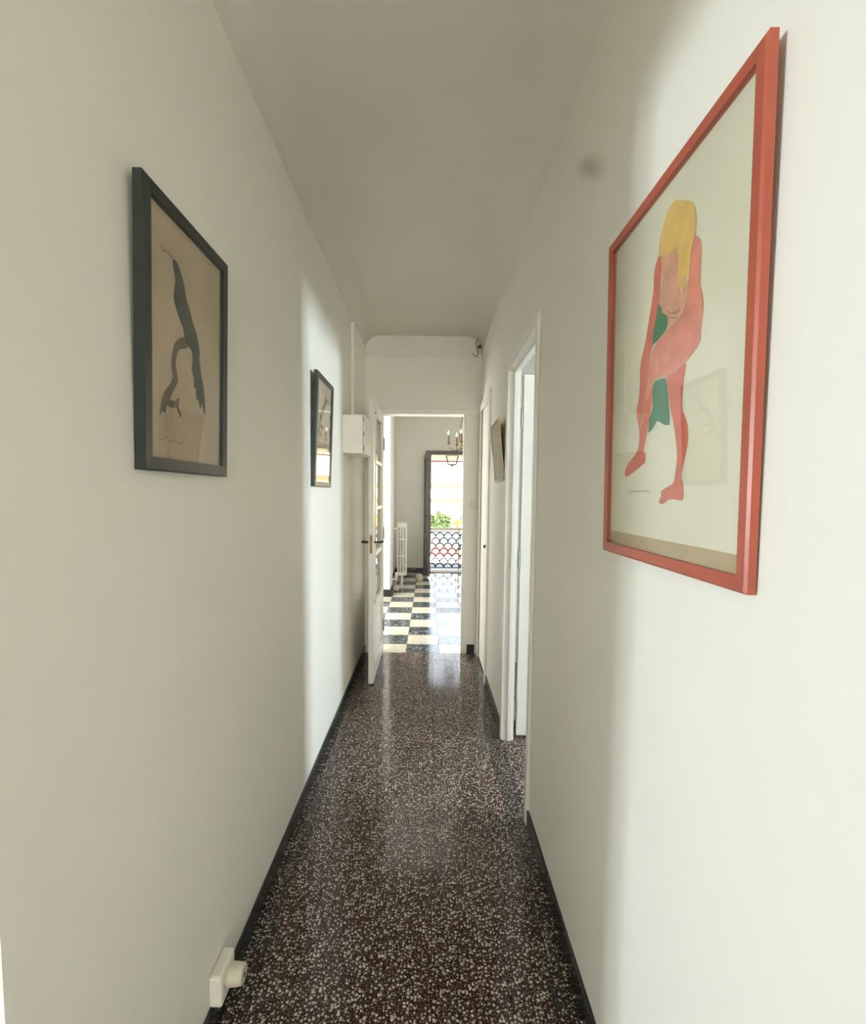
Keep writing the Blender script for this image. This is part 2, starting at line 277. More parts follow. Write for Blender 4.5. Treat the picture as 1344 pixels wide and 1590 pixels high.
def prism_y(mb, prof, y0, y1):
    n = len(prof)
    mb.add([(x,y0,z) for x,z in prof]+[(x,y1,z) for x,z in prof], [tuple(range(n)), tuple(range(n,2*n))[::-1]]+[(i,n+i,n+(i+1)%n,(i+1)%n) for i in range(n)])
    return mb
R = .13
CX0, CX1 = XL-.0012, XR+.0012          # the cove dies softly into the wall faces
prof = [(CX0, 2.96), (CX0, HC-R)]
prof += [(CX0+R-R*math.cos(a), HC-R+R*math.sin(a)) for a in [math.pi/2*k/16 for k in range(1, 17)]]
prof += [(CX1-R+R*math.sin(a), HC-R+R*math.cos(a)) for a in [math.pi/2*k/16 for k in range(0, 16)]]
prof += [(CX1, HC-R), (CX1, 2.96)]
ce = prism_y(MB(), prof, -2.30, YF)
ce.sm = [True]*len(ce.sm); ce.sm[0] = ce.sm[1] = False
struct('ceiling', ce, CEIL, 'plain white corridor ceiling with softly rounded edges', 'ceiling')

# corridor floor: slab with separate terrazzo tiles
def tile_mesh(name, w, d, mat, t=.010, g=.0007, c=.0009):
    x, y = w/2-g, d/2-g
    mb = MB(); vs = [(sx*x, sy*y, -t) for sx, sy in ((-1,-1),(1,-1),(1,1),(-1,1))] + [(sx*x, sy*y, -c) for sx, sy in ((-1,-1),(1,-1),(1,1),(-1,1))] + [(sx*(x-c), sy*(y-c), 0) for sx, sy in ((-1,-1),(1,-1),(1,1),(-1,1))]
    mb.add(vs, [(3,2,1,0)]+[(i,(i+1)%4,4+(i+1)%4,4+i) for i in range(4)]+[(4+i,4+(i+1)%4,8+(i+1)%4,8+i) for i in range(4)]+[(8,9,10,11)])
    me = mb.mesh(name); me.materials.append(mat); return me
fl = struct('floor', MB().box(XL-.10, .60, -2.30, YF+.008, -.06, -.003), GROUT, 'brown terrazzo tiled corridor floor with white chips and a black border', 'floor')
xs = [XL, -.470, -.363, -.163, .037, .237, .345, XR]
ys = [YF+.007 - .19 - .2*k for k in range(0, 32)]; ys = [YF+.007] + ys
cache = {}
for j in range(len(ys)-1):
    y1, y0 = ys[j], ys[j+1]
    row = list(xs)
    if y0 > 1.7 and y1 < 2.9: row = row + [.60]
    for i in range(len(row)-1):
        x0, x1 = row[i], row[i+1]; edge = i in (0, 6)
        key = (round(x1-x0, 3), round(y1-y0, 3), edge)
        if key not in cache: cache[key] = tile_mesh('tile', x1-x0, y1-y0, TERRB if edge else TERR)
        o = inst('tile', cache[key], fl, ((x0+x1)/2, (y0+y1)/2, random.uniform(-.0004, .0002)))
        o.rotation_euler = (random.uniform(-.0012,.0012), random.uniform(-.0012,.0012), 0)

# skirting of black tiles
def skirting(name, label, runs):
    # runs: (axis, fixed, sign, a, b): pieces proud of the wall face along y (axis 'y') or x
    base = MB(); pcs = []
    for ax, fx, sg, a, b, h in runs:
        p = a
        while p < b-.02:
            q = min(b, p+.40)
            pcs.append((ax, fx, sg, p, q, h)); p = q
        if ax == 'y': base.box(min(fx, fx+sg*.004), max(fx, fx+sg*.004), a, b, 0, h*.95)
        else: base.box(a, b, min(fx, fx+sg*.004), max(fx, fx+sg*.004), 0, h*.95)
    par = struct(name, base, GROUT, label, 'baseboard')
    for ax, fx, sg, p, q, h in pcs:
        t = .011+random.uniform(-.0015, .0015); hh = h+random.uniform(-.002, .002)
        lo, hi = sorted((fx+sg*.003, fx+sg*t)); m = MB()
        if ax == 'y': m.bbox(lo, hi, p+.0008, q-.0008, 0, hh, .002)
        else: m.bbox(p+.0008, q-.0008, lo, hi, 0, hh, .002)
        m.build('skirting_tile', SKIRT, par)
skirting('baseboard_left', 'black tile skirting along the left corridor wall', [('y', XL, 1, .64, 4.12, .068)])
skirting('baseboard_right', 'black tile skirting along the right corridor wall', [('y', XR, -1, -1.2, 1.935, .068), ('y', XR, -1, 2.705, 3.44, .068)])

# ---- neighbouring rooms
def room(prefix, x0, x1, y0, y1, h, holes, floor_mat, t=.15, open_sides=(), wm=None):
    # holes: side -> (a, b, z0, z1)
    for side in ('left', 'right', 'near', 'back'):
        if side in open_sides: continue
        m = MB()
        if side in ('left', 'right'):
            xa, xb = (x0-t, x0) if side == 'left' else (x1, x1+t)
            if side in holes:
                a, b, c, d = holes[side]
                m.box(xa, xb, y0-t, a, 0, h).box(xa, xb, b, y1+t, 0, h).box(xa, xb, a, b, d, h)
                if c > 0: m.box(xa, xb, a, b, 0, c)
            else: m.box(xa, xb, y0-t, y1+t, 0, h)
        else:
            ya, yb = (y0-t, y0) if side == 'near' else (y1, y1+t)
            if side in holes:
                a, b, c, d = holes[side]
                m.box(x0, a, ya, yb, 0, h).box(b, x1, ya, yb, 0, h).box(a, b, ya, yb, d, h)
                if c > 0: m.box(a, b, ya, yb, 0, c)
            else: m.box(x0, x1, ya, yb, 0, h)
        struct('wall_%s_%s' % (prefix, side), m, wm or ROOMW, 'plain pale %s wall of the %s' % (side, prefix.replace('_', ' ')), 'wall')
    struct('ceiling_%s' % prefix, MB().box(x0-t, x1+t, y0-t, y1+t, h, h+.12), CEIL, 'plain white ceiling of the %s' % prefix.replace('_', ' '), 'ceiling')
    if floor_mat: struct('floor_%s' % prefix, MB().box(x0 if prefix != 'right_room' else .60, x1, y0, y1, -.06, -.002), floor_mat, 'dark terrazzo floor of the %s' % prefix.replace('_', ' '), 'floor')
def window_unit(n, plane, fx, a, b, z0, z1, label):
    e = empty('window_%d' % n, label, 'window', kind='structure')
    f = .05
    def bar(p, q, c, d, name, mat=GLOSSW, t=.05):
        m = MB()
        if plane == 'x': m.box(fx-t/2, fx+t/2, p, q, c, d)
        else: m.box(p, q, fx-t/2, fx+t/2, c, d)
        return m.build(name, mat, e)
    bar(a, a+f, z0, z1, 'frame_stile'); bar(b-f, b, z0, z1, 'frame_stile'); bar((a+b)/2-f/2, (a+b)/2+f/2, z0, z1, 'frame_stile')
    bar(a, b, z0, z0+f, 'frame_rail'); bar(a, b, z1-f, z1, 'frame_rail')
    bar(a+f, (a+b)/2-f/2, z0+f, z1-f, 'pane', PANE, .004); bar((a+b)/2+f/2, b-f, z0+f, z1-f, 'pane', PANE, .004)
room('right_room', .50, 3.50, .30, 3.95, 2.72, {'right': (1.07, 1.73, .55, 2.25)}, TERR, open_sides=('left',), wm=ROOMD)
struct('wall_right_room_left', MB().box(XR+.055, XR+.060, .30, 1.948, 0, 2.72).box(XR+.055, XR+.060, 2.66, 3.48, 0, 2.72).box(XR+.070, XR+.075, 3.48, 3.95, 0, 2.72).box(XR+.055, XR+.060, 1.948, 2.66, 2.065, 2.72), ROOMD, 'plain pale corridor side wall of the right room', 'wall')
room('left_room', -5.10, -.65, -2.15, 1.50, 2.72, {'left': (-1.95, -1.15, .5, 2.4)}, TERR, open_sides=('right',))
struct('wall_left_room_right', MB().box(-.655, XL-.10, .70, 1.50, 0, 2.72), ROOMW, 'plain white corridor side wall of the left room', 'wall')
room('rear_room', -1.40, 1.40, -5.45, -2.45, 2.72, {'near': (-.10, 1.30, .60, 2.30), 'back': (XL, XR, 0, 2.719)}, TERR)
window_unit(1, 'x', 3.57, 1.07, 1.73, .55, 2.25, 'white framed window of the room on the right')
window_unit(2, 'x', -5.17, -1.95, -1.15, .5, 2.4, 'white framed window of the room on the left')
window_unit(3, 'y', -5.52, -.10, 1.30, .60, 2.30, 'unseen white framed window added around the fill light behind the camera')

# ---- far room
w = MB(); w.box(FX0-.2, FX0, FY0, 4.85, 0, FH).box(FX0-.2, FX0, 4.85, 6.05, 0, .30).box(FX0-.2, FX0, 4.85, 6.05, 2.45, FH).box(FX0-.2, FX0, 6.05, 6.46, 0, FH)
w.box(FX0-.2, -.52, 6.46, 6.96, 0, FH).box(FX0-.2, -.58, 6.96, FY1, 0, FH)
struct('wall_far_room_left', w, ROOMW, 'white left wall of the far room with a projecting pier', 'wall')
struct('wall_far_room_right', MB().box(FX1, FX1+.2, FY0, FY1, 0, FH), ROOMW, 'white right wall of the far room', 'wall')
OX0, OX1, OZ = -.06, 1.22, 2.13
w = MB(); w.box(FX0-.2, OX0, FY1, FY1+.30, 0, FH+.1).box(OX1, FX1+.2, FY1, FY1+.30, 0, FH+.1).box(OX0, OX1, FY1, FY1+.30, OZ, FH+.1)
struct('wall_far_room_back', w, ROOMW, 'shaded white back wall of the far room around the balcony door', 'wall')
struct('ceiling_far_room', MB().box(FX0-.2, FX1+.2, YF, FY1+.3, FH, FH+.12), CEIL, 'white ceiling of the far room', 'ceiling')
window_unit(4, 'x', FX0-.13, 4.85, 6.05, .30, 2.45, 'white framed left window of the far room')
fl2 = struct('floor_far_room', MB().box(FX0, FX1, YF+.008, FY1+.02, -.06, -.004), GROUT, 'black and cream chequered marble tile floor of the far room', 'floor')
T = .293; x_l = [.101+T*k for k in range(-5, 8)]; y_l = [4.138]+[4.38+T*k for k in range(0, 15)]
cache2 = {}
for j in range(len(y_l)-1):
    y0, y1 = y_l[j], min(y_l[j+1], FY1)
    for i in range(len(x_l)-1):
        x0, x1 = x_l[i], x_l[i+1]
        if y0 > 6.96 and x1 < -.58: continue
        dark = (i+j) % 2 == 0
        key = (round(y1-y0, 3), dark)
        if key not in cache2: cache2[key] = tile_mesh('floor_tile', T, y1-y0, DARKT if dark else LIGHTT, g=.0012, c=.001)
        o = inst('floor_tile', cache2[key], fl2, ((x0+x1)/2, (y0+y1)/2, 0)); o.rotation_euler = (random.uniform(-.001,.001), random.uniform(-.001,.001), 0)
skirting('baseboard_far_room', 'black tile skirting of the far room', [('x', 6.46, -1, FX0, -.52, .095), ('y', -.52, 1, 6.46, 6.96, .095), ('y', -.58, 1, 6.96, FY1, .095), ('x', FY1, -1, -.58, OX0-.02, .085)])
struct('trim_1', MB().bbox(OX0, OX1, FY1-.005, FY1+.32, -.05, .012, .004), STONE, 'pale stone threshold under the balcony door', 'threshold')

# ---- door 1: flush white door, open into the room on the right
d1 = empty('door_1', 'white flush door standing open on the right between its casings', 'door', kind='structure')
for (a, b) in ((1.930, 1.968), (2.64, 2.69)):
    MB().bbox(XR-.014, XR, a, b, 0, 2.10, .004).build('casing', GLOSSW, d1)
MB().bbox(XR-.014, XR, 1.968, 2.64, 2.045, 2.10, .004).build('casing', GLOSSW, d1)
MB().box(XR-.004, XR+.058, 1.948, 1.968, 0, 2.065).build('jamb', GLOSSW, d1)
MB().box(XR-.004, XR+.058, 2.64, 2.66, 0, 2.065).build('jamb', GLOSSW, d1)
MB().box(XR-.004, XR+.058, 1.968, 2.64, 2.045, 2.065).build('jamb_head', GLOSSW, d1)
MB().box(XR+.022, XR+.040, 2.630, 2.64, 0, 2.045).build('door_stop', GLOSSW, d1)
MB().box(XR+.022, XR+.040, 1.968, 1.978, 0, 2.045).build('door_stop', GLOSSW, d1)
MB().box(XR+.022, XR+.040, 1.978, 2.630, 2.035, 2.045).build('door_stop', GLOSSW, d1)
lf = MB().bbox(.510, 1.13, 2.672, 2.710, .012, 2.035, .003).build('leaf', GLOSSW, d1)
for z in (1.80, 1.03, .16):
    MB().tube([(.5005, 2.668, z-.05), (.5005, 2.668, z+.05)], .0075, 10).tube([(.5005, 2.668, z-.058), (.5005, 2.668, z+.058)], .004, 8).box(.488, .500, 2.666, 2.669, z-.045, z+.045).build('hinge', STEEL, lf)
MB().tube([(1.06, 2.668, 1.02), (1.06, 2.625, 1.02), (.95, 2.622, 1.02)], .009, 8).build('handle', METAL, lf)

# ---- door 2: closed cupboard door at the far end of the right wall
d2 = empty('door_2', 'closed white cupboard door at the far end of the right wall', 'door', kind='structure')
for (a, b) in ((3.44, 3.50), (4.04, 4.118)):
    MB().bbox(XR-.014, XR+.002, a, b, 0, 2.13, .003).build('casing', GLOSSW, d2)
MB().bbox(XR-.014, XR+.002, 3.50, 4.04, 2.07, 2.13, .003).build('casing', GLOSSW, d2)
lf = MB().bbox(XR+.006, XR+.038, 3.503, 4.057, .008, 2.07, .002).build('leaf', GLOSSW, d2)
MB().lathe([(.006, 0), (.006, .012), (.012, .016), (.013, .024), (.008, .030)], (XR+.006, 3.57, 1.0), 12, Matrix.Rotation(-math.pi/2, 3, 'Y')).build('knob', METAL, lf)

# ---- door 3: glazed door of the far doorway, opened against the left
d3 = empty('door_3', 'white glazed door with four panes, opened back beside the cabinet', 'door', kind='structure')
x0, x1, ya, yb, zt = -.427, -.390, 3.405, 4.122, 2.045
s3 = .095
MB().bbox(x0, x1, ya, ya+s3, .01, zt, .003).build('stile', GLOSSW, d3)
MB().bbox(x0, x1, yb-s3, yb, .01, zt, .003).build('stile', GLOSSW, d3)
for (a, b) in ((.01, .14), (.49, .585), (1.965, zt)):
    MB().bbox(x0, x1, ya+s3, yb-s3, a, b, .003).build('rail', GLOSSW, d3)
zs = [.585, .93, 1.275, 1.62, 1.965]
for z in zs[1:-1]: MB().bbox(x0+.004, x1-.001, ya+s3, yb-s3, z-.014, z+.014, .004).build('glazing_bar', GLOSSW, d3)
for k in range(4): MB().box(-.4095, -.4075, ya+s3-.005, yb-s3+.005, zs[k]+(.014 if k else 0), zs[k+1]-(.014 if k < 3 else 0)).build('pane', PANE, d3)
bd = MB()
for (a, b) in ((ya+s3, ya+s3+.012), (yb-s3-.012, yb-s3)): bd.box(x1-.012, x1+.006, a, b, .585, 1.965)
bd.box(x1-.012, x1+.006, ya+s3, yb-s3, .585, .597).box(x1-.012, x1+.006, ya+s3, yb-s3, 1.953, 1.965)
bd.build('glazing_bead', GLOSSW, d3)
pn = MB().bbox(x0+.012, x1-.012, ya+s3, yb-s3, .14, .49, .002).build('panel', GLOSSW, d3)
MB().bbox(x0+.006, x1-.004, ya+s3+.05, yb-s3-.05, .19, .44, .006).build('raised_field', GLOSSW, pn)
h = MB().tube([(x0, 3.455, 1.035), (x0-.045, 3.455, 1.035), (x0-.05, 3.465, 1.035), (x0-.05, 3.565, 1.03)], [.008,.008,.009,.010], 8); h.build('handle', DKIRON, d3)
h = MB().tube([(x1, 3.455, 1.035), (x1+.045, 3.455, 1.035), (x1+.05, 3.465, 1.035), (x1+.05, 3.565, 1.03)], [.008,.008,.009,.010], 8); h.build('handle', DKIRON, d3)
MB().box(x0+.009, x1-.009, ya-.0012, ya+.001, .96, 1.09).build('lock_plate', METAL, d3)
MB().bbox(-.415, -.387, YF-.012, YF, 0, 2.055, .003).bbox(.285, .30, YF-.012, YF, 0, 2.055, .003).build('frame_post', GLOSSW, d3)
MB().bbox(XL, XR, YF-.012, YF, 2.055, 2.10, .003).build('frame_head', GLOSSW, d3)
for z in (.25, 1.05, 1.80): MB().tube([(-.384, 4.118, z-.05), (-.384, 4.118, z+.05)], .006, 8).build('hinge', STEEL, d3)

# ---- door 4: balcony French window, both leaves opened inwards
d4 = empty('door_4', 'backlit double balcony door with open leaves in the back wall', 'door', kind='structure')
MB().bbox(OX0, OX0+.045, FY1-.02, FY1+.06, .012, OZ, .003).build('frame_post', FRWOOD, d4)
MB().bbox(OX1-.045, OX1, FY1-.02, FY1+.06, .012, OZ, .003).build('frame_post', FRWOOD, d4)
MB().bbox(OX0, OX1, FY1-.045, FY1+.06, OZ-.06, OZ+.012, .004).build('frame_head', FRWOOD, d4)
def french_leaf(hx, ang, sgn):
    e = bpy.data.objects.new('leaf', MB().box(-.001, .001, -.001, .001, 1.0, 1.002).mesh('leaf')); COL.objects.link(e); e.data.materials.append(FRWOOD); e.parent = d4
    e.location = (hx, FY1-.02, 0); e.rotation_euler = (0, 0, ang)
    Wd, t, z0, z1 = .585, .042, .03, 2.06            # leaf lies along -y from the hinge
    MB().bbox(-t/2, t/2, -.075, 0, z0, z1, .004).build('stile', FRWOOD, e)
    MB().bbox(-t/2, t/2, -Wd, -Wd+.075, z0, z1+.02, .004).build('stile', FRWOOD, e)
    for a, b in ((z0, .17), (.62, .70), (z1-.075, z1)): MB().bbox(-t/2, t/2, -Wd+.075, -.075, a, b, .004).build('rail', FRWOOD, e)
    MB().box(-.010, .010, -Wd+.075, -.075, .17, .62).build('panel', FRWOOD, e)
    for a, b in ((.70, 1.14), (1.16, 1.60), (1.62, 1.985)): MB().box(-.002, .002, -Wd+.075, -.075, a, b).build('pane', PANE, e)
    for z in (1.15, 1.61): MB().bbox(-.014, .014, -Wd+.075, -.075, z-.012, z+.012, .003).build('glazing_bar', FRWOOD, e)
    MB().tube([(sgn*(t/2+.008), -Wd+.03, .06), (sgn*(t/2+.008), -Wd+.03, 2.03)], .007, 8).build('bolt_rod', DKIRON, e)
    MB().tube([(sgn*t/2, -Wd+.03, 1.03), (sgn*(t/2+.05), -Wd+.03, 1.03), (sgn*(t/2+.055), -Wd+.02, .95)], .009, 8).tube([(-sgn*t/2, -Wd+.03, 1.03), (-sgn*(t/2+.05), -Wd+.03, 1.03)], .009, 8).build('handle', DKIRON, e)
french_leaf(OX0-.012, math.radians(7.0), 1)
french_leaf(OX1+.012, math.radians(-8.0), -1)

# ------------------------------------------------------------------ framed pictures
def poly_print(name, pts, mat, parent, z, label=None):
    bm = bmesh.new(); vs = [bm.verts.new((x, y, z)) for x, y in pts]
    f = bm.faces.new(vs); bm.normal_update()
    if f.normal.z < 0: f.normal_flip()
    bmesh.ops.triangulate(bm, faces=bm.faces[:])
    me = bpy.data.meshes.new(name); bm.to_mesh(me); bm.free(); me.materials.append(mat)
    o = bpy.data.objects.new(name, me); COL.objects.link(o); o.parent = parent
    if label: o['label'] = label
    return o
def stroke(mb, pts, wd, z):
    pts = [Vector((x, y, 0)) for x, y in pts]
    for a, b in zip(pts, pts[1:]):
        d = (b-a).normalized()*wd*.5; n = Vector((-d.y, d.x, 0)); a2, b2 = a-d, b+d
        mb.add([(p.x, p.y, z) for p in (a2-n, b2-n, b2+n, a2+n)], [(0,1,2,3)])
    return mb
def smooth_closed(pts, k=3):
    # Catmull-Rom resample of a traced outline
    n = len(pts); out = []
    for i in range(n):
        p0, p1, p2, p3 = [Vector(pts[(i+d) % n]) for d in (-1, 0, 1, 2)]
        for s in range(k):
            t = s/k
            q = .5*((2*p1)+(-p0+p2)*t+(2*p0-5*p1+4*p2-p3)*t*t+(-p0+3*p1-3*p2+p3)*t**3); out.append((q.x, q.y))
    return out
def picture(name, label, side, y_c, z0, x0, x1, Wd, H, depth, rail, fmat, pmat, group=None):
    # local frame: x right, y up (tilted with the hanging), z out of the wall; origin bottom centre of the front face
    v = Vector((x1-x0, 0, math.sqrt(max(0, H*H-(x1-x0)**2)))).normalized()
    u = Vector((0, 1, 0)) if side == 'left' else Vector((0, -1, 0)); n = u.cross(v)
    M = Matrix.Translation((x0, y_c, z0)) @ Matrix((u, v, n)).transposed().to_4x4()
    e = empty(name, label, 'picture', group=group, mw=M)
    fr = MB(); a, b = Wd/2, Wd/2-rail; zf, zb = 0, -depth; rb = .004
    out = [(-a,0),(a,0),(a,H),(-a,H)]; mid = [(-a+rb,rb),(a-rb,rb),(a-rb,H-rb),(-a+rb,H-rb)]; inn = [(-b,rail),(b,rail),(b,H-rail),(-b,H-rail)]
    vs = [(x,y,zb) for x,y in out]+[(x,y,zf-.003) for x,y in out]+[(x,y,zf) for x,y in mid]+[(x,y,zf-.001) for x,y in inn]+[(x,y,zb) for x,y in inn]
    fs = [(k*4+i, k*4+(i+1)%4, (k+1)*4+(i+1)%4, (k+1)*4+i) for k in range(4) for i in range(4)]+[(16+i, 16+(i+1)%4, (i+1)%4, i) for i in range(4)]
    fr.add(vs, fs); fr.build('frame', fmat, e)
    MB().box(-b-.004, b+.004, rail-.004, H-rail+.004, zb+.001, -.0125).build('backing_board', BACK, e)
    pp = MB().box(-b, b, rail, H-rail, -.0122, -.0110).build('paper', pmat, e)
    MB().box(-b, b, rail, H-rail, -.0055, -.0040).build('glass', GLASS, e)
    return e, pp, b
ZP = -.0106
red, pp, b = picture('framed_print', 'red framed print of a bending long haired figure on the right wall', 'right', .883, 1.253, .413, .403, .520, .693, .014, .0215, REDF, PAPER)
MB().box(-b, b, .0215, .0485, -.0110, -.0107).build('tan_margin', KRAFT, pp)
k = 0
for nm, d, m in (('printed_torso', RED_torso, PROSE), ('printed_arm', RED_arm, PRED), ('printed_leg', RED_leg, PRED), ('printed_thigh', RED_thigh, PPINK), ('printed_cloth', RED_cloth1, PGRN), ('printed_cloth', RED_cloth2, PGRN), ('printed_hair', RED_hair, PYEL)):
    poly_print(nm, smooth_closed(d) if 'cloth' not in nm else d, m, pp, ZP + .00012*k); k += 1
for d in (REDS_fold1, REDS_fold2, REDS_edge1, REDS_edge2): stroke(MB(), d, .0022, ZP+.0010).build('printed_line', PLINE, pp)
stroke(MB(), REDS_sig, .0010, ZP+.0010).build('signature', PPEN, pp)
stroke(MB(), REDS_mark, .0010, ZP+.0010).build('pencil_line', PPEN, pp)
for d in (REDS_fold3, REDS_fold4): stroke(MB(), d, .0016, ZP+.0010).build('printed_line', PPEN, pp)

ink, pp, b = picture('framed_drawing', 'black framed ink drawing of a long dark bird on tan paper, nearest on left wall', 'left', 1.087, 1.421, -.528, -.515, .368, .536, .020, .0265, BLACKF, TANP, 'black framed ink drawings')
poly_print('ink_branch', smooth_closed(INK_branch), INKB, pp, ZP); poly_print('ink_tail', INK_tail, INK, pp, ZP+.0001); poly_print('ink_body', smooth_closed(INK_body), INK, pp, ZP+.0002)
for d in (INKS_ant1, INKS_ant2): stroke(MB(), d, .0018, ZP).build('ink_stroke', INKB, pp)
stroke(MB(), [(-.115+.012*i, .062+.004*((i*7) % 3)) for i in range(9)], .0012, ZP).build('ink_writing', INKB, pp)
ink2, pp, b = picture('framed_drawing', 'black framed drawing of a perched bird between near picture and white cabinet', 'left', 2.427, 1.412, -.528, -.510, .368, .532, .020, .0265, BLACKF, TANP, 'black framed ink drawings')
poly_print('ink_branch', INK2_branch, INKB, pp, ZP); poly_print('ink_body', smooth_closed(INK2_bird), INK, pp, ZP+.0002)
p3, pp, b = picture('framed_mirror_print', 'small gold framed picture tilting off the wall beyond the open door', 'right', 2.915, 1.462, .414, .377, .350, .350, .013, .011, GOLDF, GREYP)
p3.name = 'framed_picture'

# ------------------------------------------------------------------ meter cabinet, trunking, sockets
c = empty('wall_cabinet', 'small white electric meter cabinet fixed high on the left wall', 'cabinet', (XL, 3.06, 1.635))
MB().bbox(0, .130, 0, .36, 0, .240, .003).build('body', CABW, c)
dr = MB().bbox(.1315, .143, .003, .357, .002, .238, .002).build('door', CABW, c)
for z in (.03, .12, .21): MB().tube([(.1345, -.002, z-.015), (.1345, -.002, z+.015)], .0035, 8).build('hinge', STEEL, dr)
t = empty('cable_trunking', 'thin white cable trunking rising from the cabinet and crossing the end wall', 'cable trunking', (XL, 3.40, 1.877))
MB().bbox(.0005, .024, -.012, .012, 0, .675, .003).build('vertical_run', GLOSSW, t)
MB().bbox(.0005, .016, .012, .728, .655, .672, .003).build('side_run', GLOSSW, t)
MB().bbox(.018, .905, .714, .729, .650, .667, .003).build('end_run', GLOSSW, t)
j = empty('junction_box', 'small white junction box with a looped dark cable in the far ceiling corner', 'junction box', (.402, YF, 2.560))
MB().bbox(-.022, .022, -.035, -.0005, -.005, .060, .006).build('box', WPLAST, j)
MB().lathe([(.008, 0), (.012, .006), (.013, .022), (.009, .030)], (.004, -.035, .040), 12, Matrix.Rotation(math.pi/2, 3, 'X')).build('lamp_holder', DKIRON, j)
MB().tube([(-.05, -.012, .0), (-.03, -.02, -.03), (-.012, -.03, -.035), (-.008, -.045, .0), (-.022, -.05, .05), (-.028, -.05, .08), (-.01, -.045, .105), (.012, -.03, .11), (.024, -.01, .085)], .003, 6).build('cable', DKIRON, j)

so = empty('wall_socket', 'ivory surface socket box low on left wall above the black skirting', 'socket', (XL, 1.182, .072))
MB().bbox(.0005, .035, -.044, .044, .0, .083, .007).build('box', SWITCHP, so)
pl = MB().lathe([(.026, 0), (.0268, .004), (.0258, .022), (.0238, .034), (.0215, .0365)], (.035, .010, .038), 20, Matrix.Rotation(math.pi/2, 3, 'Y')).build('plug', IVORY, so)
MB().lathe([(.006, 0), (.006, .0008)], (.0716, .010, .038), 10, Matrix.Rotation(math.pi/2, 3, 'Y')).build('cord_hole', DKIRON, pl)
MB().lathe([(.003, 0), (.003, .001)], (.0355, -.03, .045), 8, Matrix.Rotation(math.pi/2, 3, 'Y')).build('screw', STEEL, so)
sw = empty('light_switch', 'flat white double light switch on the end wall right of the doorway', 'light switch', (.383, YF, 1.26))
MB().bbox(-.034, .034, -.009, -.0005, 0, .068, .003).build('plate', SWITCHP, sw)
for s in (-1, 1): MB().bbox(s*.012-.010, s*.012+.010, -.013, -.009, .017, .051, .002).build('rocker', SWITCHP, sw)
tag(MB().bbox(.338, .402, YF-.013, YF-.0005, 0, .082, .002).build('plinth_block', SKIRT), 'small black plinth block at the foot of the end wall by the doorway', 'plinth')

# ------------------------------------------------------------------ far room: radiator, pipe, doorstop, chandelier
ra = empty('radiator', 'white cast iron column radiator against the far room left wall', 'radiator', (-.41, 7.30, 0))
sec = MB(); zb, zt = .135, .955
for k in range(4):
    x = -.0600+.040*k
    sec.tube([(x, 0, zb+.02), (x, 0, zt-.015)], .0105, 8)
for z, hh in ((zb+.03, .05), (zb+.30, .022), (zb+.56, .022), (zt-.045, .075)):
    sec.bbox(-.0705, .0705, -.017, .017, z-hh/2, z+hh/2, .008)
sme = sec.mesh('section'); sme.materials.append(RADW)
for k in range(5): inst('section', sme, ra, (0, .02+.058*k, 0))
for y in (.02, .252): MB().tube([(0, y, 0), (0, y, .16)], [.016, .011], 8).build('foot', RADW, ra)
va = MB().tube([(-.067, -.005, .86), (-.15, -.005, .86)], .016, 8).build('valve', WPLAST, ra)
MB().tube([(-.11, -.005, .86), (-.11, -.05, .86)], [.022, .018], 10).build('valve_head', WPLAST, va)
pi = tag(MB().tube([(-.535, 7.05, .13), (-.475, 7.05, .13)], .016, 10).tube([(-.475, 7.05, .11), (-.475, 7.05, .235)], .019, 10).build('pipe_elbow', WPLAST), 'short white heating pipe elbow beside the pier foot', 'pipe')
ds = tag(MB().lathe([(.012, 0), (.036, .006), (.046, .030), (.046, .052), (.036, .076), (.014, .090)], (-.462, 6.80, 0), 16).build('door_stop_ball', STONE), 'rounded pale stone doorstop on the chequered floor by the pier', 'doorstop')
ds2 = tag(MB().lathe([(.02, 0), (.050, .006), (.062, .035), (.060, .07), (.046, .105), (.016, .125)], (-.145, 7.62, 0), 16).build('door_stop_ball', STONE), 'dim rounded stone doorstop holding the balcony door leaf', 'doorstop')

ch = empty('chandelier', 'small brass chandelier with candle bulbs hanging in the far room', 'chandelier', (.437, 6.30, FH))
hz = 2.015-FH
MB().lathe([(.004, -.085), (.016, -.075), (.010, -.06), (.028, -.035), (.034, -.015), (.020, .005), (.014, .03), (.022, .05), (.008, .08)], (0, 0, hz), 14).build('hub', METAL, ch)
MB().tube([(0, 0, hz+.08), (0, 0, hz+.12)], .006, 8).build('stem', METAL, ch)
for kk in range(3):
    a = 2*math.pi*kk/3+.6; c_, s_ = math.cos(a), math.sin(a)
    MB().tube([(c_*r, s_*r, hz+z) for r, z in ((.012, .02), (.05, .05), (.062, .12), (.045, .22), (.022, .34), (.006, .46))], .005, 6).build('scroll', METAL, ch)
MB().tube([(0, 0, hz+.44), (0, 0, -.03)], .005, 6).build('chain_rod', METAL, ch)
MB().lathe([(.05, 0), (.045, -.02), (.012, -.05)], (0, 0, 0), 14).build('ceiling_rose', METAL, ch)
BULB = plain('frosted_bulb', (.92, .90, .84), .25)
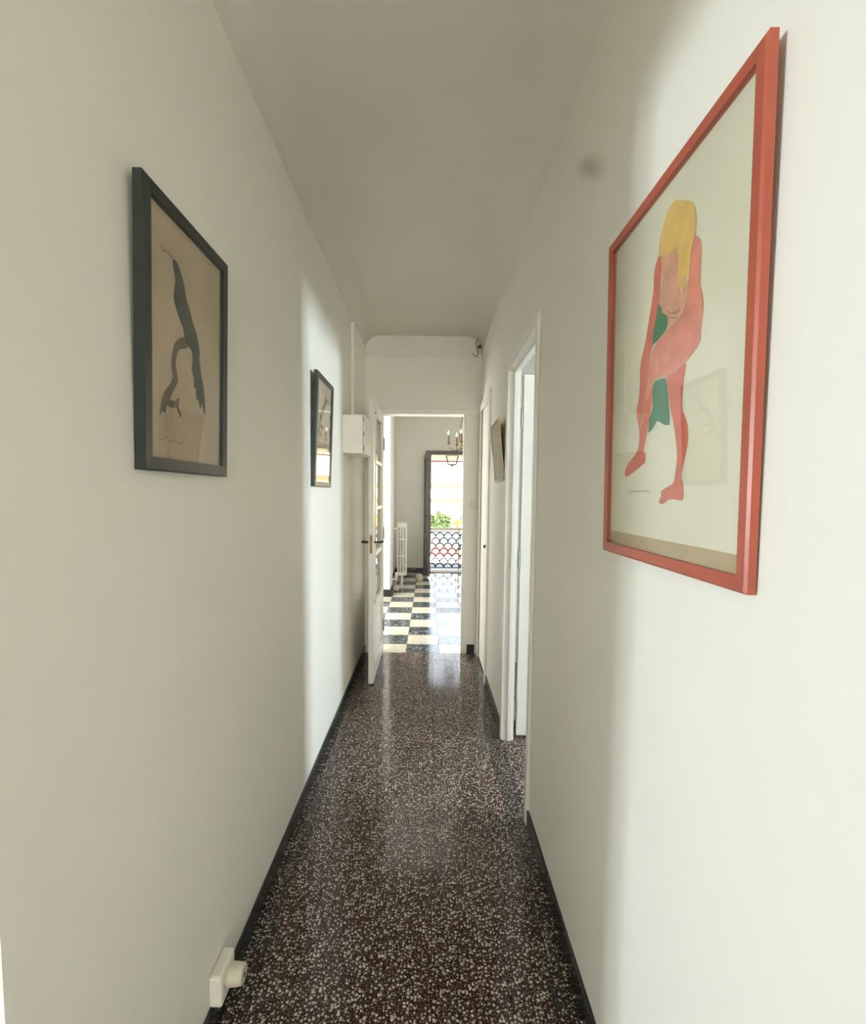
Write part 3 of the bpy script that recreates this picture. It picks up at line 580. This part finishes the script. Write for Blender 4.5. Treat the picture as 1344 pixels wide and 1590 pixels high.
for kk, an in enumerate((185, 113, 41, -31, -103)):
    a = math.radians(an); c_, s_ = math.cos(a), math.sin(a)
    ar = MB().tube([(c_*r, s_*r, hz+z) for r, z in ((.02, -.01), (.05, -.045), (.09, -.065), (.14, -.062), (.18, -.035), (.195, 0), (.195, .02))], .006, 6).build('arm', METAL, ch)
    MB().lathe([(.005, .0), (.024, .012), (.026, .018), (.010, .022)], (c_*.195, s_*.195, hz+.015), 12).build('drip_cup', METAL, ar)
    MB().lathe([(.0125, 0), (.0125, .095)], (c_*.195, s_*.195, hz+.035), 10).build('candle', METAL, ar)
    MB().lathe([(.009, 0), (.016, .016), (.016, .028), (.009, .048), (.002, .064)], (c_*.195, s_*.195, hz+.13), 10).build('bulb', BULB, ar)

# ------------------------------------------------------------------ balcony and street
IRON = plain('painted_iron', (.05, .045, .042), .5, .2)
RAILC = plain('cream_handrail', (.88, .82, .68), .5)
ORANGE = plain('ochre_paint', (.55, .27, .08), .5)
rl = empty('balcony_railing', 'wrought iron balcony railing of overlapping fish scale arches', 'railing', (0, 8.73, 0))
MB().bbox(OX0, OX1, -.03, .03, .735, .785, .008).build('handrail', RAILC, rl)
MB().box(OX0, OX1, -.012, .012, .05, .065).build('bottom_rail', IRON, rl)
MB().box(OX0, OX1, -.012, .012, .705, .718).build('top_rail', IRON, rl)
for x in (OX0+.02, .545, OX1-.02): MB().box(x-.009, x+.009, -.009, .009, .012, .74).build('post', ORANGE, rl)
rr = .074
sc = MB().tube([(rr*math.cos(math.pi*i/10), 0, rr*1.05*math.sin(math.pi*i/10)) for i in range(11)], .013, 6).mesh('scale'); sc.materials.append(IRON)
for r_ in range(7):
    z = .615-.093*r_; x = OX0+.04+rr*(1 if r_ % 2 == 0 else 2)
    while x+rr < OX1-.02:
        inst('scale', sc, rl, (x, 0, z)); x += 2*rr
struct('trim_2', MB().box(-1.2, 2.4, FY1+.30, 9.9, 2.55, 2.70), ROOMW, 'pale underside slab of the balcony above', 'slab')
aw = empty('awning', 'rolled red awning with a thin front bar under the upper balcony', 'awning', (0, 9.8, 2.55))
REDAW = plain('red_awning', (.30, .05, .03), .7)
MB().tube([(-1.1, 0, -.50), (2.3, 0, -.50)], .016, 8).build('front_bar', REDAW, aw)
for x in (-1.0, 2.2): MB().tube([(x, 0, -.50), (x, -.35, -.12), (x, -.4, 0)], .012, 6).build('arm', DKIRON, aw)
la = empty('lantern', 'glass four sided lantern hanging outside under the upper balcony', 'lantern', (.430, 9.2, 2.55))
LG = plain('lantern_metal', (.07, .065, .055), .5, .4)
def ring(w, z): return [(-w, -w, z), (w, -w, z), (w, w, z), (-w, w, z)]
m = MB(); A, B = ring(.115, -.42), ring(.075, -.60)
for i in range(4):
    m.tube([A[i], B[i]], .009, 5); m.tube([A[i], A[(i+1)%4]], .009, 5); m.tube([B[i], B[(i+1)%4]], .009, 5)
m.build('cage', LG, la)
m = MB().add(ring(.125, -.415)+ring(.03, -.33), [(0,1,5,4),(1,2,6,5),(2,3,7,6),(3,0,4,7),(4,5,6,7),(3,2,1,0)]); m.build('cap', LG, la)
MB().tube([(0, 0, -.33), (0, 0, -.01)], .006, 6).build('rod', LG, la)
MB().lathe([(.06, 0), (.03, -.02), (.012, -.035), (.002, -.06)], (0, 0, -.60), 10).build('finial', LG, la)
m = MB()
for i in range(4): m.add([A[i], A[(i+1)%4], B[(i+1)%4], B[i]], [(0,1,2,3)])
m.build('pane', PANE, la)

GZ = -3.2
ASPH = plain('pale_road', (.17, .165, .155), .8, 0, .08, .3)
struct('ground', MB().box(-120, 120, 9.9, 260, GZ-.2, GZ), ASPH, 'sunlit pale street and car park below the balcony', 'ground')
CREAM = plain('cream_render', (.60, .47, .27), .8, 0, .04, .5)
SHUT = plain('pale_shutter', (.45, .47, .42), .7)
bl = empty('apartment_building', 'overexposed cream apartment block across the street', 'building', (10, 105, GZ))
MB().box(-45, 45, 0, 14, 0, 13).build('wall', CREAM, bl)
MB().box(-46, 46, -1, 15, 13, 13.6).build('roof', plain('roof_tile', (.55, .38, .26), .8), bl)
wm = MB().box(-.7, .7, -.12, .02, 0, 1.8).mesh('window'); wm.materials.append(SHUT)
for fz in (1.2, 4.4, 7.6, 10.4):
    for k in range(9): inst('window', wm, bl, (-30+6.6*k, 0, fz))
MB().box(-45, 45, -1.0, 0, 3.75, 3.95).box(-45, 45, -1.0, 0, 6.95, 7.15).build('balcony_slab', CREAM, bl)

LEAF = plain('sunlit_leaf', (.060, .095, .030), .6, 0, .75, 2.2)
BARK = plain('bark', (.12, .08, .05), .9)
hg = empty('hedge', 'dense sunlit green hedge across the street behind the railing', 'hedge', (1.05, 64, GZ))
rnd = random.Random(11); m = MB()
for _ in range(6500):
    ux, uy, uz = rnd.uniform(-1, 1), rnd.uniform(-1, 1), rnd.uniform(0, 1)
    top = 2.05 + .22*math.sin(ux*5.1+.6) + .12*math.sin(ux*13)
    p = Vector((ux*1.85, uy*.6, .08+uz*top))
    d = Vector((rnd.uniform(-1,1), rnd.uniform(-1,1), rnd.uniform(-1,1))).normalized(); q = d.orthogonal().normalized(); sz = rnd.uniform(.07, .15)
    m.add([p-d*sz, p+q*sz*.5, p+d*sz, p-q*sz*.5], [(0,1,2,3)])
m.build('foliage', LEAF, hg)
for x in (-1.3, -.45, .45, 1.3): MB().tube([(x, 0, 0), (x, .05, 1.3)], [.06, .03], 6).build('stem', BARK, hg)
GLD = plain('vehicle_glass', (.03, .04, .05), .1)
TYRE = plain('tyre', (.03, .03, .03), .8)
HUB = plain('wheel_hub', (.55, .55, .55), .4, .5)
def vehicle(name, label, col, x, y, rz, van=False):
    e = empty(name, label, 'van' if van else 'car', (x, y, GZ)); e.rotation_euler = (0, 0, rz)
    P = plain(name+'_paint', col, .25, 0, .03, 2)
    if van: pr = [(-2.1,.35),(2.1,.35),(2.15,.95),(1.75,1.10),(1.25,1.80),(-2.05,1.85),(-2.12,1.0)]; gl = [(1.0,1.15),(1.55,1.15),(1.15,1.70),(.35,1.70),(.35,1.15)]
    else: pr = [(-2.0,.30),(2.0,.30),(2.05,.70),(1.2,.88),(.55,1.38),(-.95,1.40),(-1.6,.95),(-2.05,.85)]; gl = [(-1.3,.92),(1.0,.92),(.5,1.30),(-.9,1.32)]
    m = MB(); prism_y(m, pr, -.85, .85); m.build('body', P, e)
    for s in (-1, 1):
        m = MB(); prism_y(m, gl, s*.855-.006, s*.855+.006); m.build('side_window', GLD, e)
    for wx in (-1.25, 1.3):
        for s in (-1, 1):
            wl = MB().lathe([(.20, -.1), (.31, -.09), (.31, .09), (.20, .1)], (wx, s*.78, .31), 16, Matrix.Rotation(math.pi/2, 3, 'X')).build('wheel', TYRE, e)
            MB().lathe([(.17, 0), (.15, .012)], (wx, s*.88, .31), 12, Matrix.Rotation(s*-math.pi/2, 3, 'X')).build('hub_cap', HUB, wl)
vehicle('delivery_van', 'yellow van parked across the street beside the shrubs', (.34, .20, .01), 5.42, 66, math.radians(180), True)
vehicle('parked_car', 'red car parked below behind the balcony railing', (.30, .06, .05), 1.0, 30.5, math.radians(90))
vehicle('parked_car', 'blue car parked behind the red car, seen through railing arches', (.10, .15, .19), 1.75, 41, math.radians(90))
vehicle('parked_car', 'pale silver car nearest the building, seen low through the railing', (.62, .63, .64), 1.0, 24.0, math.radians(4))
vehicle('parked_car', 'white car parked left of the red car below the railing', (.75, .76, .78), -1.9, 38, math.radians(90))
lp = empty('lamp_post', 'ochre painted post standing beside the yellow van', 'post', (3.95, 63, GZ))
MB().tube([(0,0,0),(0,0,2.9)], [.09,.06], 8).build('pole', ORANGE, lp)
MB().lathe([(.16, 0), (.16, .12), (.10, .16)], (0,0,0), 12).build('base', ORANGE, lp)
MB().lathe([(.06, 0), (.14, .05), (.10, .22), (.02, .28)], (0,0,2.9), 10).build('lamp_head', ORANGE, lp)
bpy.context.view_layer.update()
